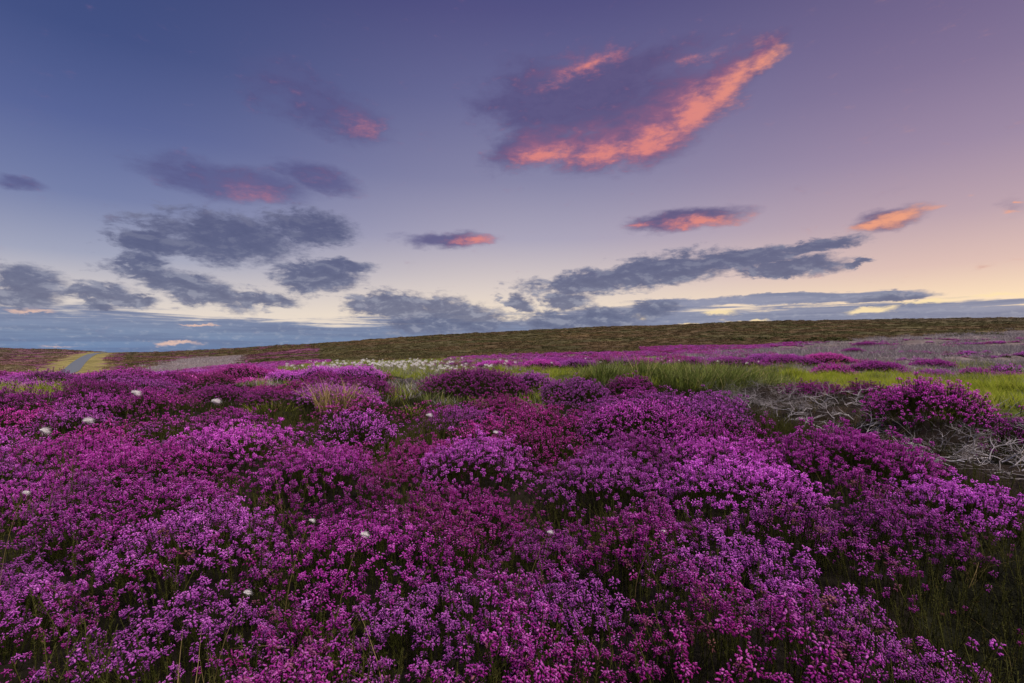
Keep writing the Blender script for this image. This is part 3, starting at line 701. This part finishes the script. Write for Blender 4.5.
# leafy understorey without flowers, fills gaps and the mossy corner
turf_src = []
for k in range(6):
    n = 46; r = rng; a = r.uniform(0, 6.28, n); q = np.sqrt(r.random(n)) * .09; S = Acc()
    d_ = np.stack([r.normal(size=n) * .35 + .1, r.normal(size=n) * .35, np.ones(n)], 1)
    t3 = np.array([(-.0022, 0, 0), (.0022, 0, 0), (-.0016, .006, .06), (.0016, .006, .06), (0, .02, .115)]); f3 = np.array([(0, 1, 3), (0, 3, 2), (2, 3, 4)])
    S.add(*tile(t3, f3, np.stack([q * np.cos(a), q * np.sin(a), np.zeros(n) - .01], 1), rot_to(d_, r.uniform(0, 6.28, n)), r.uniform(.6, 1.3, n)))
    turf_src.append(bpy.data.objects.new('t%d' % k, S.mesh('turf', M['moss'])))
turf_src = source_coll('turf', turf_src)
X, Y, r = sample(.75, 14, 42, 1.25, 9); c = cover(X, Y); k = (c < .75) & not_in_mounds(X, Y)
px, py = px_of(X, Y); tw = inpoly(px, py, P_TWIG) | inpoly(px, py, P_GREEN); k &= ~(tw & (r.random(X.shape) < .85)); X = X[k]; Y = Y[k]; n = len(X)
tag(scatter('moorland_turf', np.stack([X, Y, gz(X, Y)], 1), np.stack([r.normal(size=n) * .1, r.normal(size=n) * .1, r.uniform(0, 6.28, n)], 1), r.uniform(.7, 1.4, n) * (.55 + .45 * sstep(2, 5, Y)), r.integers(0, 6, n), turf_src), 'dark olive mossy turf in the gaps between the heather', 'turf', kind='stuff')
print('turf', n)

# ------------------------------------------------------------------ grass
def blade(h, wd, bend, segs=4):
    V = []; 
    for i in range(segs + 1):
        f = i / segs; ww = wd * (1 - f) ** .7 if i < segs else 0
        y = bend * f * f * h; z = h * f * (1 - .25 * bend * f)
        if i < segs: V += [(-ww, y, z), (ww, y, z)]
        else: V += [(0, y, z)]
    Fc = []
    for i in range(segs - 1): a = 2 * i; Fc += [(a, a + 1, a + 3), (a, a + 3, a + 2)]
    a = 2 * (segs - 1); Fc += [(a, a + 1, a + 2)]
    return np.array(V), np.array(Fc)
def tuft(r, n, h, rad, wd, spread=.3, wind=.25, bends=(.2, .9)):
    S = Acc(); 
    for b in np.linspace(bends[0], bends[1], 4):
        tv, tf = blade(1, wd / h, b); m = n // 4; a = r.uniform(0, 6.28, m); q = np.sqrt(r.random(m)) * rad
        d_ = np.stack([np.cos(a) * q / rad * spread + wind * r.uniform(.3, 1.2, m) + r.normal(size=m) * .1, np.sin(a) * q / rad * spread + r.normal(size=m) * .1, np.ones(m)], 1)
        S.add(*tile(tv, tf, np.stack([q * np.cos(a), q * np.sin(a), np.full(m, -.02)], 1), rot_to(d_, r.uniform(0, 6.28, m)), r.uniform(.5, 1., m) * h))
    return S
gsrc = source_coll('grass_tufts', [bpy.data.objects.new('g%d' % k, tuft(rng, 60, .26, .11, .0035).mesh('grass', M['grass'])) for k in range(6)])
def region(poly, y0, y1, dens, seed, lift=.12):
    X, Y, r = sample(y0, y1, dens, 1.3, seed); px, py = px_of(X, Y, lift)
    px = px + (fbm(X / 1.2, Y / 1.2, 201 + seed, 3) - .5) * 40; py = py + (fbm(X / .9, Y / .9, 207 + seed, 3) - .5) * 7
    k = inpoly(px, py, poly) & not_in_mounds(X, Y) & (r.random(X.shape) < .25 + .75 * sstep(.38, .52, fbm(X / 2.5, Y / 3.5, 421, 3))); return X[k], Y[k], r
X, Y, r = region(P_GREEN, 7, 24, 34, 21); n = len(X)
tag(scatter('green_grass', np.stack([X, Y, gz(X, Y)], 1), np.stack([r.normal(size=n) * .08, r.normal(size=n) * .08, r.uniform(-.6, .6, n)], 1), r.uniform(.7, 1.6, n), r.integers(0, 6, n), gsrc), 'bright yellow green grass beyond the lone heather bush', 'grass', kind='stuff'); print('green', n)
psrc = source_coll('pale_tufts', [bpy.data.objects.new('q%d' % k, tuft(rng, 50, .3, .16, .006).mesh('grass', M['rush' if k % 2 else 'grass'])) for k in range(6)])
X1, Y1, r = region(P_RUSH, 12, 45, 9, 22); X2, Y2, r = region(P_PALE, 12, 60, 7, 23); X3, Y3, r = region(P_OLIVE, 9, 30, 12, 24)
X4, Y4, r = sample(7, 30, 6, 1.2, 27); k = (openness(X4, Y4) < .45) & (cover(X4, Y4) < .3) & not_in_mounds(X4, Y4); p4, q4 = px_of(X4, Y4); k &= ~inpoly(p4, q4, P_TWIG) & ~inpoly(p4, q4, P_SPOT); X4 = X4[k]; Y4 = Y4[k]
X = np.concatenate([X1, X2, X3, X4]); Y = np.concatenate([Y1, Y2, Y3, Y4]); n = len(X)
tag(scatter('rough_grass', np.stack([X, Y, gz(X, Y)], 1), np.stack([r.normal(size=n) * .08, r.normal(size=n) * .08, r.uniform(-.6, .6, n)], 1), r.uniform(.7, 1.5, n), r.integers(0, 6, n), psrc), 'rough olive grass around the rushes and cotton grass', 'grass', kind='stuff'); print('rough', n)
# scattered single dry blades through the heather
X, Y, r = sample(1.0, 10, 3.0, 1.25, 25); k = not_in_mounds(X, Y); X = X[k]; Y = Y[k]; n = len(X)
bsrc = source_coll('dry_blades', [bpy.data.objects.new('b%d' % k, tuft(rng, 8, .34, .03, .0016, .3, .35).mesh('blades', M['dry'])) for k in range(5)])
tag(scatter('dry_grass_blades', np.stack([X, Y, gz(X, Y)], 1), np.stack([0 * X, 0 * X, r.uniform(-.9, .9, n)], 1), r.uniform(.7, 1.15, n), r.integers(0, 5, n), bsrc), 'thin dry grass blades scattered through the heather', 'grass', kind='stuff')

def tuft_thing(name, px, py, hpx, wpx, mat, label, cat, group=None, n=140, wind=.25, sd=0):
    x, y = at(px, py); h = hpx / F * y * 1.4; rad = wpx / F * y / 2
    me = tuft(np.random.default_rng(sd), n, h, rad, max(.0022, .0009 * y), .35, wind).mesh(name, mat)
    o = obj(name, me); o.location = (x, y, float(gz(np.array([x]), np.array([y]))[0])); tag(o, label, cat, group); return o
rus = [(606, 390, 20, 30), (628, 387, 24, 34), (650, 389, 24, 36), (668, 391, 27, 40), (690, 392, 29, 44), (712, 392, 28, 40), (733, 391, 25, 38), (755, 391, 22, 36), (776, 389, 18, 30), (642, 380, 16, 30), (680, 380, 16, 34), (720, 381, 16, 34), (590, 384, 14, 28)]
for k, a_ in enumerate(rus):
    lab = {4: 'tallest dark green rush clump in the row behind the heather', 0: 'green rush clump at the left end of the rush row', 8: 'low green rush clump at the right end of the rush row'}.get(k, 'green rush clump with straw coloured tips in the row behind the heather')
    tuft_thing('rush_clump', *a_, M['rush'], lab, 'rush', 'rush clumps in a row across the heath' , 260, sd=k)
tuft_thing('dry_grass_tuft', 336, 420, 29, 40, M['dry'], 'tall tuft of pale dry grass rising behind the rounded violet clump', 'grass tuft', None, 260, sd=31)
tuft_thing('dry_grass_tuft', 318, 414, 20, 20, M['dry'], 'smaller pale dry grass tuft at the left of the tall one', 'grass tuft', None, 140, sd=32)
tuft_thing('green_grass_tuft', 270, 423, 21, 34, M['grass'], 'short bright green grass tuft beside the dark peaty hollow', 'grass tuft', None, 160, .1, sd=33)
tuft_thing('green_grass_tuft', 244, 448, 22, 28, M['grass'], 'small green grass tuft inside the heather below the peaty hollow', 'grass tuft', None, 90, .1, sd=34)
tuft_thing('dry_grass_tuft', 26, 400, 14, 34, M['dry'], 'brownish grass tuft at the left edge of the heath', 'grass tuft', None, 90, sd=35)
tuft_thing('green_grass_tuft', 895, 455, 10, 30, M['rush'], 'small dark green tuft on bare peat beside the lone round bush', 'grass tuft', None, 90, .1, sd=36)

# ------------------------------------------------------------------ cotton grass
def fluff(r, s=1.0, n=150):
    t3 = np.array([(-.0011, 0, 0), (.0011, 0, 0), (0, .003, .046)]); d_ = np.stack([r.normal(size=n) * .6 + 1.7, r.normal(size=n) * .6, r.normal(size=n) * .6 + .1], 1)
    return tile(t3 * s, np.array([(0, 1, 2)]), r.normal(size=(n, 3)) * .005 * s, rot_to(d_, r.uniform(0, 6.28, n)), r.uniform(.5, 1.2, n))
def stem_me(h, bend, rad):
    pts = [(bend * (i / 6) ** 2, 0, h * i / 6) for i in range(7)]; V = []; Fc = []
    for p in pts:
        for k in range(4): V.append((p[0] + rad * math.cos(k * 1.571), p[1] + rad * math.sin(k * 1.571), p[2]))
    for i in range(6):
        for k in range(4): a = i * 4 + k; b = i * 4 + (k + 1) % 4; Fc += [(a, b, a + 4), (b, b + 4, a + 4)]
    return mesh_np('cotton_stem', V, Fc, np.full(len(V), .3), M['dry'])
fl_near = [mesh_np('fluff', *fluff(rng, 1.0, 260), M['cotton']) for _ in range(4)]
fl_far = [mesh_np('fluff', *fluff(rng, 1.9, 60), M['cotton']) for _ in range(4)]
stems = [stem_me(.5, .1, .0012), stem_me(.42, .06, .004)]
def cotton(px, py, Y, label, group=None, far=False, s=1.0):
    x = (px - 512) / F * Y; z0 = float(gz(np.array([x]), np.array([Y]))[0]); zt = ZC - (py - HZ) / F * Y
    h = max(.2, zt - z0) if not far else random.uniform(.32, .5)
    base_h = .5 if not far else .42; bd = .1 if not far else .06
    root = link(bpy.data.objects.new('cotton_grass', None)); root.location = (x - bd, Y, z0); tag(root, label, 'cotton grass', group)
    root.empty_display_size = .05
    st = obj('stem', stems[1 if far else 0], root); st.scale = (1, 1, h / base_h)
    fl = obj('seed_head', random.choice(fl_far if far else fl_near), root); fl.location = (bd, 0, h); fl.scale = (s, s, s) if far else (s * 1.2, s * .95, s * .9); fl.rotation_euler = (random.uniform(-.3, .3), random.uniform(-.2, .3), random.uniform(-.3, .3))
for a_ in [(133, 392, 3.6, 'white cotton grass head above the left heather behind two lower heads', 1.15), (213, 401, 3.6, 'white cotton grass head blown sideways over the dark peaty hollow', 1.1), (85, 420, 3.0, 'faint greyish cotton grass head between the two leftmost heads', 1.0),
           (42, 430, 3.0, 'leftmost white cotton grass head low over the heather', 1.05), (24, 492, 2.0, 'small torn cotton grass head near the left edge of the foreground', .45), (245, 592, 1.5, 'white cotton grass head lying low in the left foreground', .42),
           (362, 534, 1.8, 'spidery white cotton grass head among foreground heather left of centre', .55), (548, 532, 1.9, 'small white cotton grass head in the foreground just right of centre', .4), (662, 531, 1.9, 'small cream cotton grass head in the foreground heather right of centre', .35),
           (427, 415, 4.2, 'pale cotton grass head beside the dark hollow in the middle', .9), (494, 432, 3.4, 'small white cotton grass head over the pink violet mound', .6), (310, 520, 1.9, 'dim white cotton grass head in the left foreground heather', .4)]:
    cotton(*a_[:4], s=a_[4] * .85)
for k in range(285):
    u = random.random()
    px = random.gauss(385, 44) if k < 268 else random.uniform(440, 800)
    px = min(max(px, 286), 800); gy = random.uniform(359.5, 371) if px < 480 else random.uniform(364, 371)
    x, y = at(px, gy + 5); 
    cotton(px, gy, y, 'white cotton grass head waving in the far pale grassy band' if k < 268 else 'single white cotton grass head beyond the tall rushes', 'cotton grass plants in the pale band' if k < 268 else 'cotton grass plants scattered beyond the rushes', far=True, s=random.uniform(1.2, 2.2) * (1 if k < 268 else .6))

# ------------------------------------------------------------------ bleached dead heather
def branch(r, length, rad, depth=0, pos=None, d=None, acc=None, sides=4, up=.25):
    if acc is None: acc = Acc(); pos = np.zeros(3); d = np.array([1, 0, up])
    n = 9 if depth == 0 else 6; pts = [pos.copy()]; rs = [rad]; dd = d / np.linalg.norm(d)
    for i in range(n):
        dd = dd + r.normal(size=3) * .30; dd[2] = dd[2] * .9 + .03; dd /= np.linalg.norm(dd); pts.append(pts[-1] + dd * length / n); rs.append(rad * (1 - .75 * (i + 1) / n))
        if depth < 2 and i > 1 and r.random() < .62:
            nd = dd + r.normal(size=3) * .8; nd[2] = abs(nd[2]) * .8
            branch(r, length * r.uniform(.3, .55), rs[-1] * .8, depth + 1, pts[-1].copy(), nd, acc, sides, up)
    pts = np.array(pts); tg = np.gradient(pts, axis=0); M_ = rot_to(tg, np.zeros(len(tg)))
    an = np.arange(sides) * 2 * math.pi / sides; ring = np.stack([np.cos(an), np.sin(an), 0 * an], 1)
    V = np.einsum('nij,nmj->nmi', M_, ring[None] * np.array(rs)[:, None, None]) + pts[:, None]
    Fc = []
    for i in range(n):
        for k in range(sides): a = i * sides + k; b = i * sides + (k + 1) % sides; Fc += [(a, b, a + sides), (b, b + sides, a + sides)]
    acc.add(V.reshape(-1, 3), np.array(Fc), np.full(n * sides + sides, r.uniform(.1, .78))); return acc
bm = [branch(np.random.default_rng(60 + k), .62, .0105, up=.22).mesh('branch', M['branch']) for k in range(7)]
bup = [branch(np.random.default_rng(80 + k), .5, .0105, up=1.6).mesh('branch', M['branch']) for k in range(3)]
def put_branch(px, py, rz, s, label, group=None, up=False, lift=.04):
    x, y = at(px, py); o = obj('dead_branch', random.choice(bup if up else bm)); o.location = (x, y, float(gz(np.array([x]), np.array([y]))[0]) + lift)
    o.rotation_euler = (random.uniform(-.3, .3), random.uniform(-.15, .1), rz); s *= .55; o.scale = (s, s, s); tag(o, label, 'dead branch', group)
put_branch(856, 412, .4, .8, 'upright bleached branch standing highest on the dark bank', up=True)
put_branch(848, 414, 2.8, .7, 'short forked bleached branch left of the upright one', up=True)
put_branch(940, 448, .3, .8, 'curling white branch in front of the lone round bush', up=True)
put_branch(905, 446, 1.2, .8, 'bleached branch rising at the foot of the lone round bush', up=True)
put_branch(735, 408, .3, 1.2, 'long bleached branch at the left end of the dead heather')
put_branch(790, 402, 1.0, .9, 'bleached branch fanning up behind the magenta heather at the dark bank', up=True)
put_branch(1015, 490, .6, 1.0, 'bright bleached branch at the right edge below the dark peat')
n = 0
while n < 165:
    px = random.uniform(715, 1060) if n % 3 else random.uniform(715, 880); py = random.uniform(390, 500) if n % 3 else random.uniform(390, 440)
    if not inpoly(np.array([px]), np.array([py]), P_TWIG)[0]: continue
    if 880 < px and py < 434: continue
    put_branch(px, py, random.uniform(-.7, .7) + random.choice((0, 3.14)), random.uniform(.6, 1.15), 'bleached dead heather branch lying tangled on the dark peat', 'bleached branches tangled on the peat'); n += 1
# fine mat of dead twigs, near and far
tws = []
for k in range(6):
    A_ = Acc()
    for q in range(7):
        r = np.random.default_rng(300 + k * 10 + q); b = branch(r, .34, .0035, up=.12, depth=0, pos=np.array([r.uniform(-.15, .15), r.uniform(-.15, .15), .01]), d=np.array([math.cos(q * .9 + r.normal() * .5), math.sin(q * .9) * .5, .12]), acc=Acc(), sides=3)
        A_.add(*b.arr())
    tws.append(bpy.data.objects.new('w%d' % k, A_.mesh('twigs', M['twig'])))
tsrc = source_coll('twig_mats', tws)
X, Y, r = region(P_TWIG, 3, 13, 5, 41, .02); px, py = px_of(X, Y); k = ~((px > 890) & (py < 436)); X = X[k]; Y = Y[k]; n = len(X)
tag(scatter('dead_heather_twigs', np.stack([X, Y, gz(X, Y) + .01], 1), np.stack([r.normal(size=n) * .15, r.normal(size=n) * .15, r.uniform(-.8, .8, n) + 3.14 * r.integers(0, 2, n)], 1), r.uniform(.8, 1.5, n), r.integers(0, 6, n), tsrc), 'fine grey mat of dead heather twigs on the peat', 'twigs', kind='stuff'); print('twigs', n)
# far standing dead heather: small grey brush
dv = []
for k in range(6):
    r = rng; m = 40; S = Acc(); t3 = np.array([(-.008, 0, 0), (.008, 0, 0), (0, .02, .22)])
    S.add(*tile(t3, np.array([(0, 1, 2)]), np.stack([r.normal(size=m) * .2, r.normal(size=m) * .2, np.zeros(m)], 1), rot_to(np.stack([r.normal(size=m) * .7, r.normal(size=m) * .7, np.ones(m)], 1), r.uniform(0, 6.28, m)), r.uniform(.6, 1.5, m)))
    dv.append(bpy.data.objects.new('d%d' % k, S.mesh('brush', M['brush'])))
dsrc = source_coll('dead_brush', dv)
Xa, Ya, r = region(P_DEADFAR, 18, 60, 3.2, 42); Xb, Yb, r = region(P_DEADFAR, 60, 190, .32, 43); Xc, Yc, r = region(P_GREY1, 12, 26, 5, 44); Xd, Yd, r = region(P_SPOT, 9, 16, 2, 45); Xe, Ye, r = region(P_PALE, 18, 45, .8, 46); Xg, Yg, r = region(P_LILAC, 60, 190, .35, 47, .0); Xe = np.concatenate([Xe, Xg]); Ye = np.concatenate([Ye, Yg])
k = r.random(X4.shape) < .9; Xf = X4[k] + .15; Yf = Y4[k]
X = np.concatenate([Xa, Xb, Xc, Xd, Xe, Xf]); Y = np.concatenate([Ya, Yb, Yc, Yd, Ye, Yf]); n = len(X)
k = fbm(X / 5, Y / 5, 301, 3) > .36; X = X[k]; Y = Y[k]; n = len(X)
tag(scatter('dead_heather_brush', np.stack([X, Y, gz(X, Y)], 1), np.stack([0 * X, 0 * X, r.uniform(0, 6.28, n)], 1), r.uniform(.8, 1.5, n) * np.clip(Y / 30, .45, 9) ** .6, r.integers(0, 6, n), dsrc), 'grey stand of dead heather below the hill', 'dead heather', kind='stuff'); print('dead', n)

# ------------------------------------------------------------------ moor shrubs on the hill
sv = []
for k in range(8):
    r = rng; m = 110; S = Acc(); d_ = r.normal(size=(m, 3)); d_[:, 2] = np.abs(d_[:, 2]); d_ /= np.linalg.norm(d_, axis=1, keepdims=True)
    p = d_ * np.array([.5, .5, .3]) * r.uniform(.6, 1.0, (m, 1)); t3 = np.array([(-.07, -.03, 0), (.07, -.03, 0), (0, .08, 0)])
    S.add(*tile(t3, np.array([(0, 1, 2)]), p, rot_to(d_ + r.normal(size=(m, 3)) * .5, r.uniform(0, 6.28, m)), r.uniform(.6, 1.3, m)))
    sv.append(bpy.data.objects.new('m%d' % k, S.mesh('shrub', M['shrub'])))
ssrc = source_coll('moor_shrubs', sv)
r = np.random.default_rng(77); n = 52000
Y = np.exp(r.uniform(math.log(42), math.log(520), n)); X = r.uniform(-1.12, 1.12, n) * Y
px, py = px_of(X, Y); rd = road_d(X, Y)
k = (rd > 8) & ~inpoly(px, py, P_DEADFAR) & ~((Y < 55) & (px < 480)) & ~inpoly(px, py, P_MAG) & ~(inpoly(px, py, P_LILAC)) & ~inpoly(px, py, P_SAND) & ~inpoly(px, py, P_PALE) & ~inpoly(px, py, P_RUSH)
X = X[k]; Y = Y[k]; n = len(X); tn = ground_tint(X, Y) * (1.0 + .18 * r.normal(size=(n, 1)).clip(-1.5, 2))
dk = fbm(X / 18, Y / 5, 333, 3); tn *= 1.45; tn *= (1 - .30 * sstep(.55, .68, dk))[:, None]
s = (.4 + 1.2 * r.random(n) ** 2) * (.45 + Y / 190).clip(.6, 2.6)
tag(scatter('moor_shrubs', np.stack([X, Y, gz(X, Y) - .08], 1), np.stack([0 * X, 0 * X, r.uniform(0, 6.28, n)], 1), np.stack([s * 1.5, s * 1.5, s * .75], 1), r.integers(0, 8, n), ssrc, {'tint': tn.clip(.004, 1)}), 'brown and olive moorland shrubs covering the low hill', 'moorland', kind='stuff'); print('shrubs', n)
# a darker ragged line of taller bushes where the dead heather meets the hill
for k in range(26):
    px = random.uniform(735, 850) if k < 18 else random.uniform(900, 1020); x, y = at(px, 341 if px < 850 else 336)
    y *= random.uniform(.95, 1.1); x = (px - 512) / F * y
    o = link(bpy.data.objects.new('moor_bush', sv[k % 8].data)); s = random.uniform(2.0, 3.6)
    o.location = (x, y, float(gz(np.array([x]), np.array([y]))[0]) - .1); o.scale = (s * 1.5, s * 1.2, s * .8); o.rotation_euler = (0, 0, random.uniform(0, 6))
    tag(o, 'dark low bush in the ragged line where dead heather meets the hill', 'bush', 'dark bushes along the foot of the hill')
MB_ = leafy_mat('dark_bush_leaves', two_tone((.028, .034, .012), (.075, .085, .025), (.10, .06, .03)), .25)
bdat = []
for k in range(3):
    d_ = sv[k].data.copy(); d_.materials.clear(); d_.materials.append(MB_); bdat.append(d_)
for i_, o in enumerate([o for o in scene.objects if o.name.startswith('moor_bush')]): o.data = bdat[i_ % 3]

scene.cycles.max_bounces = 5; scene.cycles.diffuse_bounces = 3; scene.cycles.transmission_bounces = 3; scene.cycles.transparent_max_bounces = 4
scene.cycles.use_denoising = True
